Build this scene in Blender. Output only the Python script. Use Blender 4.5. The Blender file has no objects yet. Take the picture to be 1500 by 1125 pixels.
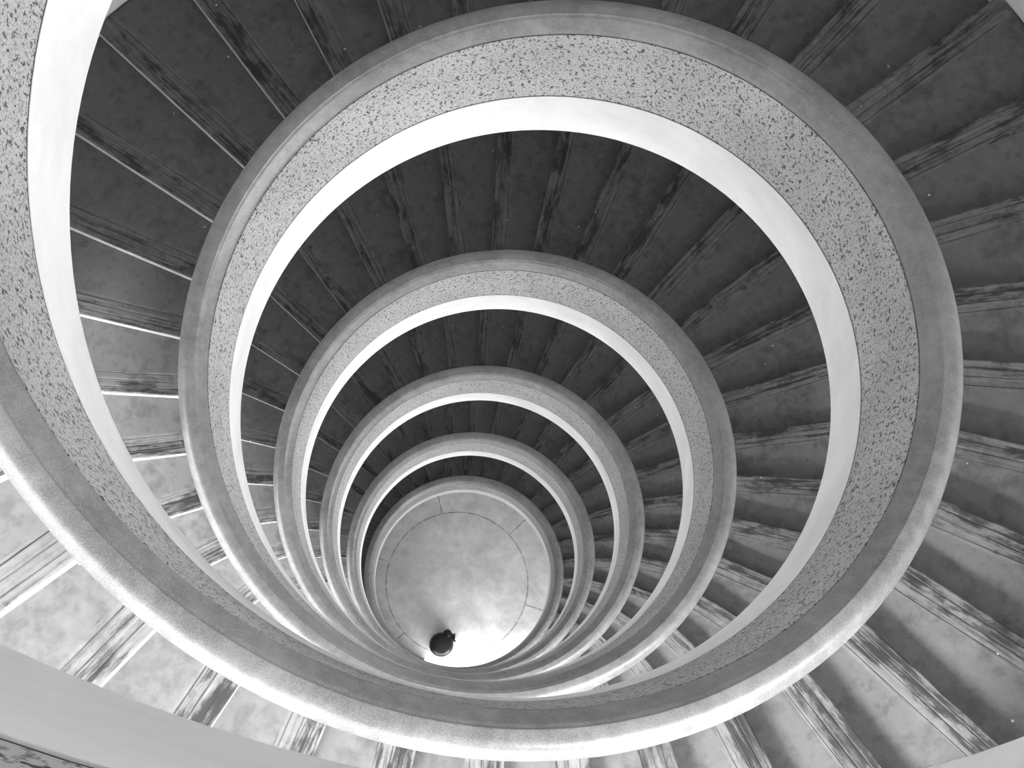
import bpy, bmesh, math, random
from mathutils import Matrix, Vector
PI = math.pi
C = bpy.context.scene.collection
S = 2.1                                   # metres per unit of well radius

# ---------------------------------------------------------------- spiral law
Z0, PITCH, Q = -0.0838, 2.7512, 0.0221
HTREAD = 0.5614                           # rail top above the tread nosing
ZD = -0.8635                              # underside edge of the fascia
TH0, NSTEP = 9.328, 36
RW = 2.07                                 # outer wall
def zc(k): return Z0 - PITCH * (k + Q * (k - 3) ** 2)   # k = turns, counted downwards (ccw)
def nose_k(n): return (TH0 + 10.0 * n) / 360.0
N_LAST = 205
ZF = zc(nose_k(N_LAST)) - HTREAD - 0.078  # ground floor
ZCEIL = 2.95

# ---------------------------------------------------------------- node helpers
class NT:
    def __init__(s, name):
        s.m = bpy.data.materials.new(name); s.m.use_nodes = True
        s.t = s.m.node_tree; s.n = s.t.nodes
        s.b = s.n['Principled BSDF']; s.b.inputs['Specular IOR Level'].default_value = 0.3
        s.tc = s.n.new('ShaderNodeTexCoord')
        s.obj = s.tc.outputs['Object']
    def link(s, a, b): s.t.links.new(a, b)
    def val(s, sock, v):
        if isinstance(v, (int, float)): sock.default_value = v
        elif isinstance(v, (tuple, list)): sock.default_value = v
        else: s.link(v, sock)
    def math(s, op, a, b=0.0, c=0.0, clamp=False):
        x = s.n.new('ShaderNodeMath'); x.operation = op; x.use_clamp = clamp
        s.val(x.inputs[0], a); s.val(x.inputs[1], b); s.val(x.inputs[2], c)
        return x.outputs[0]
    def noise(s, vec, scale, detail=3.0, rough=0.55, dist=0.0):
        x = s.n.new('ShaderNodeTexNoise'); s.link(vec, x.inputs['Vector'])
        x.inputs['Scale'].default_value = scale; x.inputs['Detail'].default_value = detail
        x.inputs['Roughness'].default_value = rough; x.inputs['Distortion'].default_value = dist
        return x.outputs['Fac']
    def ramp(s, v, a, b, lo=0.0, hi=1.0):
        x = s.n.new('ShaderNodeMapRange'); x.interpolation_type = 'SMOOTHSTEP'
        s.val(x.inputs[0], v); x.inputs[1].default_value = a; x.inputs[2].default_value = b
        s.val(x.inputs[3], lo); s.val(x.inputs[4], hi)
        return x.outputs[0]
    def mix(s, f, a, b):
        x = s.n.new('ShaderNodeMix'); x.data_type = 'FLOAT'
        s.val(x.inputs[0], f); s.val(x.inputs[2], a); s.val(x.inputs[3], b)
        return x.outputs[0]
    def scaled(s, vec, sc, loc=(0, 0, 0)):
        x = s.n.new('ShaderNodeMapping'); s.link(vec, x.inputs[0])
        x.inputs['Scale'].default_value = sc; x.inputs['Location'].default_value = loc
        return x.outputs[0]
    def sep(s, vec):
        x = s.n.new('ShaderNodeSeparateXYZ'); s.link(vec, x.inputs[0]); return x.outputs
    def grey(s, v):
        x = s.n.new('ShaderNodeCombineColor')
        for i in range(3): s.val(x.inputs[i], v)
        s.link(x.outputs[0], s.b.inputs['Base Color'])
    def bump(s, h, strength, dist):
        x = s.n.new('ShaderNodeBump'); x.inputs['Strength'].default_value = strength
        x.inputs['Distance'].default_value = dist
        s.link(h, x.inputs['Height']); s.link(x.outputs[0], s.b.inputs['Normal'])
    def rough(s, v): s.val(s.b.inputs['Roughness'], v)

def mat_panel():
    t = NT('speckled_granolithic')
    pc = t.scaled(t.obj, (1, 1, 0.62)); f = t.noise(pc, 47, 2.0, 0.6); g = t.noise(pc, 105, 2.0, 0.6); l = t.noise(t.obj, 1.6, 3)
    spots = t.ramp(f, 0.365, 0.44, 1.0, 0.0)
    fine = t.ramp(g, 0.38, 0.49, 0.6, 0.0)
    d = t.math('MAXIMUM', spots, fine)
    base = t.ramp(l, 0.3, 0.7, 0.42, 0.50)
    t.grey(t.mix(d, base, 0.075)); t.rough(0.85)
    t.bump(f, 0.5, 0.006)
    return t.m
def mat_cap():
    t = NT('smooth_grey_concrete')
    f = t.noise(t.obj, 160, 2); l = t.noise(t.obj, 2.2, 5, 0.6); m = t.noise(t.obj, 14, 4, 0.6)
    v = t.ramp(l, 0.3, 0.7, 0.175, 0.25)
    v = t.math('ADD', v, t.ramp(m, 0.35, 0.7, -0.025, 0.025))
    v = t.math('ADD', v, t.ramp(f, 0.3, 0.7, -0.04, 0.04))
    t.grey(v); t.rough(0.34); t.b.inputs['Specular IOR Level'].default_value = 0.6; t.bump(f, 0.15, 0.002)
    return t.m
def mat_plaster(name, lo, hi):
    t = NT(name)
    l = t.noise(t.obj, 1.4, 5, 0.6, 0.4)
    w = t.noise(t.scaled(t.obj, (2, 2, 14)), 1.2, 4, 0.65, 1.2)
    v = t.ramp(l, 0.3, 0.7, lo, hi)
    crack = t.math('ABSOLUTE', t.math('SUBTRACT', w, 0.5))
    v = t.math('MULTIPLY', v, t.ramp(crack, 0.0, 0.012, 0.93, 1.0))
    t.grey(v); t.rough(0.8); t.bump(l, 0.2, 0.01)
    return t.m
def step_coords(t):
    """object coordinates shifted for every step so that no two steps share their stains"""
    oi = t.n.new('ShaderNodeObjectInfo')
    cb = t.n.new('ShaderNodeCombineXYZ')
    r = t.math('MULTIPLY', oi.outputs['Random'], 37.0)
    t.link(r, cb.inputs[2]); t.link(r, cb.inputs[0])
    ad = t.n.new('ShaderNodeVectorMath'); ad.operation = 'ADD'
    t.link(t.obj, ad.inputs[0]); t.link(cb.outputs[0], ad.inputs[1])
    return ad.outputs[0], oi.outputs['Random']
def mat_tread():
    t = NT('worn_concrete_tread')
    co, rnd = step_coords(t)
    x, y, z = t.sep(t.obj)[0:3]
    d = t.math('MULTIPLY', y, -1.0)                       # metres behind the nosing
    big = t.noise(co, 2.6, 5, 0.6, 0.3)
    mid = t.noise(co, 11, 5, 0.65, 0.2)
    streak = t.noise(t.scaled(co, (1.3, 24, 1)), 1.6, 5, 0.7, 0.2)
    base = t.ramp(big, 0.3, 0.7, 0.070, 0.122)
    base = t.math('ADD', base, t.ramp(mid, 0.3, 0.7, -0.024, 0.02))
    # pale worn strip behind the nosing, with smeared grime of varying reach over it
    strip = t.ramp(d, 0.165, 0.185, 1.0, 0.0)
    base = t.math('MULTIPLY', base, t.math('ADD', 1.0, t.math('MULTIPLY', strip, t.ramp(streak, 0.35, 0.65, -0.12, 0.4))))
    blot = t.noise(t.scaled(co, (2.2, 5.5, 1)), 1.5, 6, 0.72, 0.35)
    reach = t.ramp(d, 0.04, 0.36, 0.0, 0.27)
    g0 = t.math('ADD', t.math('MULTIPLY', blot, 0.62), t.math('MULTIPLY', streak, 0.38))
    g0 = t.math('SUBTRACT', t.math('SUBTRACT', 0.525, reach), t.math('SUBTRACT', g0, t.math('MULTIPLY', t.math('SUBTRACT', rnd, 0.5), 0.06)))
    gr = t.math('MULTIPLY', t.ramp(g0, -0.03, 0.10, 0.0, 0.9), t.ramp(x, 4.12, 4.24, 1.0, 0.2))
    # dirt in the inner corner against the next riser
    back = t.math('MULTIPLY', t.ramp(mid, 0.38, 0.66, 0.0, 0.6), t.ramp(big, 0.44, 0.64, 0.0, 1.0))
    dirt = t.math('MAXIMUM', gr, back)
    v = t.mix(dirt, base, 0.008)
    lines = 0.0
    inr = t.math('MULTIPLY', t.math('LESS_THAN', x, 4.17), t.math('GREATER_THAN', x, 2.3))
    for g in (0.040, 0.096, 0.152):
        a = t.math('ABSOLUTE', t.math('SUBTRACT', d, g))
        ln = t.ramp(a, 0.002, 0.0048, 1.0, 0.0)
        lines = ln if lines == 0.0 else t.math('MAXIMUM', lines, ln)
    lines = t.math('MULTIPLY', lines, t.math('MULTIPLY', inr, t.ramp(streak, 0.3, 0.6, 1.0, 0.55)))
    v = t.mix(lines, v, 0.008)
    # a few pale paint drips
    vo = t.n.new('ShaderNodeTexVoronoi'); t.link(co, vo.inputs['Vector']); vo.inputs['Scale'].default_value = 5.5
    dot = t.math('MULTIPLY', t.ramp(vo.outputs['Distance'], 0.035, 0.06, 1.0, 0.0),
                 t.math('GREATER_THAN', t.sep(vo.outputs['Color'])[0], 0.55))
    v = t.mix(t.math('MULTIPLY', dot, 0.6), v, 0.6)
    t.grey(v); t.rough(t.mix(t.ramp(d, 0.13, 0.24, 1.0, 0.0), 0.55, 0.42)); t.b.inputs['Specular IOR Level'].default_value = 0.35
    t.bump(t.math('SUBTRACT', mid, t.math('MULTIPLY', lines, 3.0)), 0.35, 0.004)
    return t.m
def mat_riser():
    t = NT('pale_riser_plaster')
    co, rnd = step_coords(t)
    t.grey(t.ramp(t.noise(co, 9, 4), 0.3, 0.7, 0.26, 0.40)); t.rough(0.7)
    return t.m
def mat_floor():
    t = NT('polished_lobby_floor')
    x, y, z = t.sep(t.obj)[0:3]
    l = t.noise(t.obj, 1.1, 6, 0.65, 0.4); m = t.noise(t.obj, 7, 5, 0.7)
    v = t.ramp(l, 0.3, 0.7, 0.60, 0.84)
    v = t.math('ADD', v, t.ramp(m, 0.3, 0.75, 0.03, -0.08))
    r = t.math('SQRT', t.math('ADD', t.math('MULTIPLY', x, x), t.math('MULTIPLY', y, y)))
    ring = t.ramp(t.math('ABSOLUTE', t.math('SUBTRACT', r, 0.885 * S)), 0.006, 0.02, 1.0, 0.0)
    ang = t.math('ARCTAN2', y, x)
    a = t.math('MODULO', t.math('ADD', ang, math.radians(360 + 5)), math.radians(60))
    a = t.math('ABSOLUTE', t.math('SUBTRACT', a, math.radians(0.0)))
    a = t.math('MINIMUM', a, t.math('SUBTRACT', math.radians(60), a))
    rad = t.math('MULTIPLY', t.ramp(t.math('MULTIPLY', a, r), 0.006, 0.02, 1.0, 0.0), t.math('GREATER_THAN', r, 0.885 * S))
    j = t.math('MULTIPLY', t.math('MAXIMUM', ring, rad), t.ramp(m, 0.35, 0.6, 0.25, 0.8))
    t.grey(t.mix(j, v, 0.12)); t.rough(0.38)
    return t.m
def mat_plain(name, v, rough=0.8, metal=0.0):
    t = NT(name); t.grey(t.ramp(t.noise(t.obj, 3, 4), 0.3, 0.7, v * 0.9, v * 1.1)); t.rough(rough)
    t.b.inputs['Metallic'].default_value = metal
    return t.m
M = dict(panel=mat_panel(), cap=mat_cap(), fascia=mat_plaster('white_fascia_plaster', 0.70, 0.82),
         tread=mat_tread(), riser=mat_riser(), floor=mat_floor(),
         wall=mat_plaster('wall_plaster', 0.58, 0.68), soffit=mat_plaster('soffit_plaster', 0.74, 0.82),
         joint=mat_plain('dark_joint', 0.03), lid=mat_plain('dark_lacquered_metal', 0.05, 0.32, 0.75),
         steel=mat_plain('brushed_steel_rim', 0.30, 0.3, 0.8), black=mat_plain('black_rubber', 0.015, 0.5))

# ---------------------------------------------------------------- mesh helpers
def link_mesh(name, me, mat, parent=None, smooth=True):
    me.materials.append(mat)
    if smooth:
        for p in me.polygons: p.use_smooth = True
    o = bpy.data.objects.new(name, me); C.objects.link(o)
    if parent: o.parent = parent
    return o
def sweep(name, prof, k0, k1, mat, parent, sharp=35, dseg=2.5, closed=True):
    """sweep a closed (r, dz) cross-section down the helix from k0 to k1; ends are capped"""
    n = max(2, int(round((k1 - k0) * 360 / dseg)))
    P = len(prof); vs = []; fs = []
    for i in range(n + 1):
        k = k0 + (k1 - k0) * i / n; a = 2 * PI * k; zz = zc(k)
        for r, dz in prof:
            z = zz + dz
            if z < ZF + 0.001: z = ZF + 0.001
            vs.append((S * r * math.cos(a), S * r * math.sin(a), S * z))
    for i in range(n):
        for j in range(P):
            a0 = i * P + j; a1 = i * P + (j + 1) % P
            fs.append((a0, a0 + P, a1 + P, a1))
    fs.append(tuple(range(P))); fs.append(tuple(n * P + j for j in reversed(range(P))))
    me = bpy.data.meshes.new(name); me.from_pydata(vs, [], fs); me.validate()
    bm = bmesh.new(); bm.from_mesh(me); bmesh.ops.recalc_face_normals(bm, faces=bm.faces)
    for e in bm.edges:
        e.smooth = not (len(e.link_faces) == 2 and e.calc_face_angle(0) > math.radians(sharp))
    bm.to_mesh(me); bm.free()
    return link_mesh(name, me, mat, parent)
def fillet(pts, rad, seg=4):
    """round the corners of a closed (r, z) outline; rad = one radius per corner"""
    out = []; n = len(pts)
    for i in range(n):
        p = Vector(pts[i]); a = Vector(pts[i - 1]) - p; b = Vector(pts[(i + 1) % n]) - p; r = rad[i]
        if r <= 0: out.append(tuple(p)); continue
        r = min(r, a.length * 0.48, b.length * 0.48)
        pa = p + a.normalized() * r; pb = p + b.normalized() * r
        for j in range(seg + 1):
            t = j / seg
            q = (1 - t) ** 2 * pa + 2 * t * (1 - t) * p + t * t * pb; out.append((q.x, q.y))
    return out

# cross-sections in units of the well radius
CAP = fillet([(1.000, -0.084), (0.997, -0.062), (1.003, -0.050), (1.022, -0.016), (1.029, -0.010), (1.031, -0.005), (1.062, -0.002), (1.089, -0.024), (1.091, -0.050), (1.084, -0.072), (1.072, -0.084)],
             [0.002, 0.006, 0.006, 0.006, 0.002, 0.002, 0.014, 0.010, 0.008, 0.006, 0.0])
PANEL = [(0.998, -0.087), (0.998, -0.545), (1.060, -0.545), (1.072, -0.700), (1.072, -0.087)]
JOINT = [(0.9985, -0.545), (0.9985, -0.552), (1.05, -0.552), (1.05, -0.545)]
GAP = [(1.0, -0.0835), (1.0, -0.0875), (1.05, -0.0875), (1.05, -0.0835)]
FASCIA = fillet([(0.9965, -0.552), (1.000, ZD), (1.060, ZD), (1.060, -0.552)], [0.001, 0.006, 0, 0])
SOFFIT = [(1.058, -0.800), (1.058, ZD), (RW + 0.01, ZD), (RW + 0.01, -0.800)]

# ---------------------------------------------------------------- one step (tread + riser), built once
RI, RO = 1.074, RW - 0.004
def step_meshes():
    h = math.radians(10.0)
    nr = 8
    # tread: wedge from the nosing (local +x) back 10 degrees (towards -y)
    bm = bmesh.new()
    top = []; bot = []
    cross = [(0.000, -0.022), (0.004, -0.010), (0.002, -0.003), (-0.005, 0.0)]     # nosing profile (y, z) in m
    for i in range(nr + 1):
        r = S * (RI + (RO - RI) * i / nr)
        row = []
        for yy, zz in cross: row.append((r, yy + 0.006, zz))
        for j in range(1, 5):
            a = -h * j / 4 * 1.02
            row.append((r * math.cos(a), r * math.sin(a), 0.0))
        a = -h * 1.02
        row.append((r * math.cos(a), r * math.sin(a), -0.30)); row.append((r, -0.012, -0.30)); row.append((r, -0.012, -0.022))
        top.append([bm.verts.new(v) for v in row])
    n = len(top[0])
    for i in range(nr):
        for j in range(n):
            bm.faces.new((top[i][j], top[i + 1][j], top[i + 1][(j + 1) % n], top[i][(j + 1) % n]))
    bm.faces.new(list(reversed(top[0]))); bm.faces.new(top[-1])
    bmesh.ops.recalc_face_normals(bm, faces=bm.faces)
    me = bpy.data.meshes.new('tread'); bm.to_mesh(me); bm.free(); me.materials.append(M['tread'])
    # riser: thin board under the nosing
    bm = bmesh.new()
    rh = 0.185
    vs = [bm.verts.new(v) for x in (S * RI, S * RO) for v in ((x, -0.011, -0.023), (x, 0.001, -0.023), (x, 0.001, -rh), (x, -0.011, -rh))]
    for j in range(4): bm.faces.new((vs[j], vs[4 + j], vs[4 + (j + 1) % 4], vs[(j + 1) % 4]))
    bm.faces.new(vs[3::-1]); bm.faces.new(vs[4:])
    bmesh.ops.recalc_face_normals(bm, faces=bm.faces)
    mr = bpy.data.meshes.new('riser'); bm.to_mesh(mr); bm.free(); mr.materials.append(M['riser'])
    return me, mr
TREAD, RISER = step_meshes()
step0 = None
def add_step(n, parent):
    global step0
    k = nose_k(n)
    if step0 is None:
        o = bpy.data.objects.new('step', TREAD); C.objects.link(o)
        c = bpy.data.objects.new('riser', RISER); C.objects.link(c); c.parent = o
        step0 = (o, c)
    else:
        o = step0[0].copy(); C.objects.link(o)
        c = step0[1].copy(); C.objects.link(c); c.parent = o
    o.location = (0, 0, S * (zc(k) - HTREAD)); o.rotation_euler = (0, 0, 2 * PI * k); o.parent = parent

LABELS = {
 0: 'topmost spiral stair flight, only its pale underside edge showing at the bottom left corner',
 1: 'outermost spiral stair flight with tall white edge band and speckled parapet along the left border',
 2: 'widest full ring of the spiral stair, broad speckled parapet sweeping across the top',
 3: 'second full ring of the spiral stair, nested directly inside the widest ring',
 4: 'third full ring of the spiral stair, midway between widest ring and lobby floor',
 5: 'fourth full ring of the spiral stair with its steps in near black shade',
 6: 'smallest and lowest ring of the spiral stair, bordering the round lobby floor'}
def flight(i):
    k0, k1 = i - 1.25, i - 0.25
    if i == 6: k1 = nose_k(N_LAST)
    root = bpy.data.objects.new('stair_flight', None); C.objects.link(root)
    root['label'] = LABELS[i]; root['category'] = 'staircase'; root['group'] = 'flights of the spiral staircase'
    sweep('parapet_panel', PANEL, k0, k1, M['panel'], root)
    sweep('handrail', CAP, k0, k1, M['cap'], root)
    sweep('dark_joint', JOINT, k0, k1, M['joint'], root)
    sweep('dark_joint', GAP, k0, k1, M['joint'], root)
    sweep('fascia', FASCIA, k0, k1, M['fascia'], root)
    sweep('soffit', SOFFIT, k0, k1, M['soffit'], root)
    for n in range(-60, N_LAST + 1):
        if k0 < nose_k(n) <= k1: add_step(n, root)
    return root
for i in range(7): flight(i)

# ---------------------------------------------------------------- shell: floor, wall with a tall opening per storey, ceiling
def struct(name, vs, fs, mat, smooth=False):
    me = bpy.data.meshes.new(name); me.from_pydata(vs, [], fs); me.validate()
    bm = bmesh.new(); bm.from_mesh(me); bmesh.ops.recalc_face_normals(bm, faces=bm.faces); bm.to_mesh(me); bm.free()
    o = link_mesh(name, me, mat, None, smooth); o['kind'] = 'structure'; return o
def disc(name, z, r, mat, th):
    vs = []; n = 96
    for zz in (z, z - th):
        vs += [(r * math.cos(2 * PI * i / n), r * math.sin(2 * PI * i / n), zz) for i in range(n)]
    fs = [tuple(range(n)), tuple(range(2 * n - 1, n - 1, -1))] + [(i, n + i, n + (i + 1) % n, (i + 1) % n) for i in range(n)]
    return struct(name, vs, fs, mat)
disc('floor', S * ZF, S * (RW + 0.2), M['floor'], 0.2)
disc('ceiling', S * ZCEIL + 0.2, S * (RW + 0.2), M['soffit'], 0.2)
DOOR0, DOOR1, DOORH = 250.0, 316.0, 1.08
SILL, WINH, WTAPER = 0.06, 1.24, 0.42
AZ0, AZM, AZ1 = 206.0, 306.0, 342.0                   # opening in the wall (degrees)
def wall():
    da = 2.0; cols = int(360 / da)
    rows = []                              # z breaks, relative to the helix so that sills follow the steps
    vs = []; fs = []; idx = {}
    def V(a, z, r):
        key = (round(a, 3) % 360, round(z, 4), round(r, 4))
        if key not in idx:
            idx[key] = len(vs); t = math.radians(a); vs.append((S * r * math.cos(t), S * r * math.sin(t), S * z))
        return idx[key]
    def block(a0, a1, zb, zt):
        for q in range(int(round((a1 - a0) / da))):
            x0 = a0 + q * da; x1 = x0 + da
            for r in (RW, RW + 0.12):
                fs.append((V(x0, zb, r), V(x1, zb, r), V(x1, zt, r), V(x0, zt, r)))
            fs.append((V(x0, zt, RW), V(x1, zt, RW), V(x1, zt, RW + 0.12), V(x0, zt, RW + 0.12)))
            fs.append((V(x0, zb, RW), V(x1, zb, RW), V(x1, zb, RW + 0.12), V(x0, zb, RW + 0.12)))
        for a in (a0, a1):
            fs.append((V(a, zb, RW), V(a, zt, RW), V(a, zt, RW + 0.12), V(a, zb, RW + 0.12)))
    block(AZ1 - 360, AZ0, ZF, ZCEIL)
    zl = zc((AZ0 + AZ1) / 720.0 + 4) - HTREAD - 0.35 # the lobby level has only a doorway
    block(AZ0, DOOR0, ZF, zl); block(DOOR1, AZ1, ZF, zl); block(DOOR0, DOOR1, ZF + DOORH, zl)
    # the openings climb with the stair: every column has its own sills and heads
    for q in range(int(round((AZ1 - AZ0) / 2.0))):
        a = AZ0 + 2.0 * q; kk = (a + 1.0) / 360.0
        for i in range(-2, 6):
            hi = a >= AZM - 0.1            # beyond AZM the openings are short and set high
            zt = zc(kk + i) - HTREAD + (1.0 if hi else SILL); zb = zc(kk + i + 1) - HTREAD + (1.85 if hi else WINH - WTAPER * max(0.0, (a - 256.0) / 50.0))
            if zb > ZCEIL - 0.05: continue
            zb = max(zb, zl)
            if zt - zb > 0.05: block(a, a + 2.0, zb, min(zt, ZCEIL))
    return struct('wall_outer', vs, fs, M['wall'])
wall()

# ---------------------------------------------------------------- camera
F, TILT, PAN, ROLL, CC = 1956.0, 0.22664, -0.05194, 0.21126, 0.92265
cam = bpy.data.cameras.new('camera'); co = bpy.data.objects.new('camera', cam); C.objects.link(co)
R = Matrix.Rotation(ROLL, 3, 'Z') @ Matrix.Rotation(PAN, 3, 'Y') @ Matrix.Rotation(TILT, 3, 'X')
co.matrix_world = Matrix.Translation((0, -CC * S, 0)) @ R.to_4x4()
cam.sensor_fit = 'HORIZONTAL'; cam.sensor_width = 36; cam.lens = 36 * F / 1500
cam.shift_y = -(562.5 - 512.0) / 1500
cam.clip_start = 0.02; cam.clip_end = 200
bpy.context.scene.camera = co
def at(px, py, z):
    """point of the photograph's ray through pixel (px, py) at height z (units)"""
    v = R @ Vector(((px - 750) / F, (512 - py) / F, -1.0)); t = z / v.z
    return Vector((S * t * v.x, S * (t * v.y - CC), S * z))

# ---------------------------------------------------------------- the drum on the lobby floor
def lathe(name, prof, mat, parent, n=48, loc=(0, 0, 0)):
    bm = bmesh.new(); rows = []
    for r, z in prof:
        if r < 1e-5: rows.append([bm.verts.new((0, 0, z))])
        else: rows.append([bm.verts.new((r * math.cos(2 * PI * i / n), r * math.sin(2 * PI * i / n), z)) for i in range(n)])
    for a, b in zip(rows, rows[1:]):
        for i in range(n):
            if len(a) == 1 and len(b) == 1: continue
            if len(a) == 1: bm.faces.new((a[0], b[i], b[(i + 1) % n]))
            elif len(b) == 1: bm.faces.new((a[i], b[0], a[(i + 1) % n]))
            else: bm.faces.new((a[i], b[i], b[(i + 1) % n], a[(i + 1) % n]))
    bmesh.ops.recalc_face_normals(bm, faces=bm.faces)
    me = bpy.data.meshes.new(name); bm.to_mesh(me); bm.free()
    o = link_mesh(name, me, mat, parent); o.location = loc; return o
def box(name, size, mat, parent, loc, rz=0.0, bev=0.01):
    bm = bmesh.new(); bmesh.ops.create_cube(bm, size=1.0)
    bmesh.ops.scale(bm, vec=size, verts=bm.verts)
    bmesh.ops.bevel(bm, geom=bm.edges[:], offset=bev, segments=2, affect='EDGES')
    me = bpy.data.meshes.new(name); bm.to_mesh(me); bm.free()
    o = link_mesh(name, me, mat, parent, False); o.location = loc; o.rotation_euler = (0, 0, rz); return o
HD = 0.92
p = at(646.5, 944.5, ZF + HD / S)
px = (ZF + HD / S) * -1 / F * S            # metres per pixel at the lid
root = bpy.data.objects.new('drum', None); C.objects.link(root)
root.location = (p.x, p.y, S * ZF)
root['label'] = 'dark round metal drum with a glossy domed lid and black fittings, on the lobby floor'
root['category'] = 'drum'
rd = 17.4 * px
lathe('body', [(0, 0.002), (rd * 0.90, 0.002), (rd * 0.93, 0.03), (rd * 0.93, 0.30), (rd * 0.96, 0.32), (rd * 0.93, 0.34), (rd * 0.93, 0.60), (rd * 0.96, 0.62), (rd * 0.93, 0.64), (rd * 0.95, HD - 0.14), (rd * 1.0, HD - 0.13), (rd * 1.0, HD - 0.105), (rd * 0.95, HD - 0.105), (0, HD - 0.115)], M['black'], root)
lathe('lid', [(rd * 0.90, HD - 0.11), (rd * 0.90, HD - 0.095), (rd * 0.86, HD - 0.07), (rd * 0.74, HD - 0.036), (rd * 0.5, HD - 0.01), (rd * 0.2, HD - 0.001), (0.0, HD)], M['lid'], root)
lathe('rim', [(rd * 0.985, HD - 0.12), (rd * 0.97, HD - 0.098), (rd * 0.94, HD - 0.088), (rd * 0.91, HD - 0.098), (rd * 0.90, HD - 0.12)] , M['steel'], root)
lathe('lid_knob', [(0.0, HD + 0.022), (0.016, HD + 0.02), (0.02, HD + 0.008), (0.016, HD - 0.002)], M['black'], root)
lathe('motor_housing', [(0, 0.0), (6.2 * px, 0.002), (6.2 * px, HD - 0.12), (5.4 * px, HD - 0.06), (3 * px, HD - 0.04), (0, HD - 0.035)], M['black'], root, 32, (5.2 * px, 17.0 * px, 0.002))
box('bracket', (8 * px, 7 * px, 0.10), M['black'], root, (12.5 * px, 14.5 * px, HD - 0.12), -0.5)
box('handle', (2.6 * px, 11 * px, 0.05), M['black'], root, (15.6 * px, 14.5 * px, HD - 0.05), 0.12)
hp = root.children[-1]
box('lever', (6 * px, 2 * px, 0.04), M['black'], root, (16.6 * px, 9.5 * px, HD - 0.05), -0.15)

# ---------------------------------------------------------------- light: daylight through the openings
GLOW, GAZ, GEL = 7.5, 335.0, math.radians(16)
SUN, SAZ, SEL = 9.0, 258.0, math.radians(37)
SKY, GROUND = 7.0, 2.0
w = bpy.data.worlds.new('sky'); bpy.context.scene.world = w; w.use_nodes = True
wt = w.node_tree; wn = wt.nodes; bg = wn['Background']
tc = wn.new('ShaderNodeTexCoord'); sp = wn.new('ShaderNodeSeparateXYZ'); mr = wn.new('ShaderNodeMapRange'); mr.interpolation_type = 'SMOOTHSTEP'
wt.links.new(tc.outputs['Generated'], sp.inputs[0]); wt.links.new(sp.outputs[2], mr.inputs[0])
mr.inputs[1].default_value = -0.05; mr.inputs[2].default_value = 0.1; mr.inputs[3].default_value = GROUND; mr.inputs[4].default_value = SKY
# added glow low in the sky on one side, brightens the faces opposite
dt = wn.new('ShaderNodeVectorMath'); dt.operation = 'DOT_PRODUCT'
dt.inputs[1].default_value = (math.cos(math.radians(GAZ)) * math.cos(GEL), math.sin(math.radians(GAZ)) * math.cos(GEL), math.sin(GEL))
wt.links.new(tc.outputs['Generated'], dt.inputs[0])
gl = wn.new('ShaderNodeMapRange'); gl.interpolation_type = 'SMOOTHSTEP'; wt.links.new(dt.outputs['Value'], gl.inputs[0])
gl.inputs[1].default_value = 0.72; gl.inputs[2].default_value = 1.0; gl.inputs[3].default_value = 0.0; gl.inputs[4].default_value = GLOW
ad = wn.new('ShaderNodeMath'); ad.operation = 'ADD'; wt.links.new(mr.outputs[0], ad.inputs[0]); wt.links.new(gl.outputs[0], ad.inputs[1])
wt.links.new(ad.outputs[0], bg.inputs[1]); bg.inputs[0].default_value = (1, 1, 1, 1)
def portal(az, z, wdt, hgt, r):
    l = bpy.data.lights.new('daylight', 'AREA'); l.shape = 'RECTANGLE'; l.size = wdt * S; l.size_y = hgt * S
    o = bpy.data.objects.new('daylight', l); C.objects.link(o)
    t = math.radians(az); o.location = (S * r * math.cos(t), S * r * math.sin(t), S * z)
    d = Vector((-math.cos(t), -math.sin(t), 0)); o.rotation_euler = d.to_track_quat('-Z', 'Y').to_euler()
    l.cycles.is_portal = True
portal((DOOR0 + DOOR1) / 2, ZF + DOORH / 2, 2 * RW * math.tan(math.radians((DOOR1 - DOOR0) / 2)), DOORH, RW + 0.13)
for i in range(0, 6):
    for a0, a1, lo, up in ((AZ0, 243.0, SILL, WINH), (243.0, 275.0, SILL, WINH), (275.0, AZM, SILL, WINH), (AZM, AZ1, 1.0, 1.85)):
        ka, kb = a0 / 360.0 + i - 1, a1 / 360.0 + i - 1
        zt = zc(ka) - HTREAD + up; zb = zc(kb) - HTREAD + lo
        portal((a0 + a1) / 2, (zt + zb) / 2, 2 * (RW + .12) * math.tan(math.radians((a1 - a0) / 2)), zt - zb, RW + 0.13)
sun = bpy.data.lights.new('sun', 'SUN'); sun.energy = SUN; sun.angle = math.radians(14)
so = bpy.data.objects.new('sun', sun); C.objects.link(so)
d = Vector((-math.cos(math.radians(SAZ)) * math.cos(SEL), -math.sin(math.radians(SAZ)) * math.cos(SEL), -math.sin(SEL)))
so.rotation_euler = d.to_track_quat('-Z', 'Y').to_euler(); so.location = (0, -12, 6)

sc = bpy.context.scene
sc.view_settings.view_transform = 'Standard'; sc.view_settings.look = 'None'
sc.view_settings.exposure = 0.6; sc.view_settings.gamma = 1.0; sc.view_settings.use_curve_mapping = False
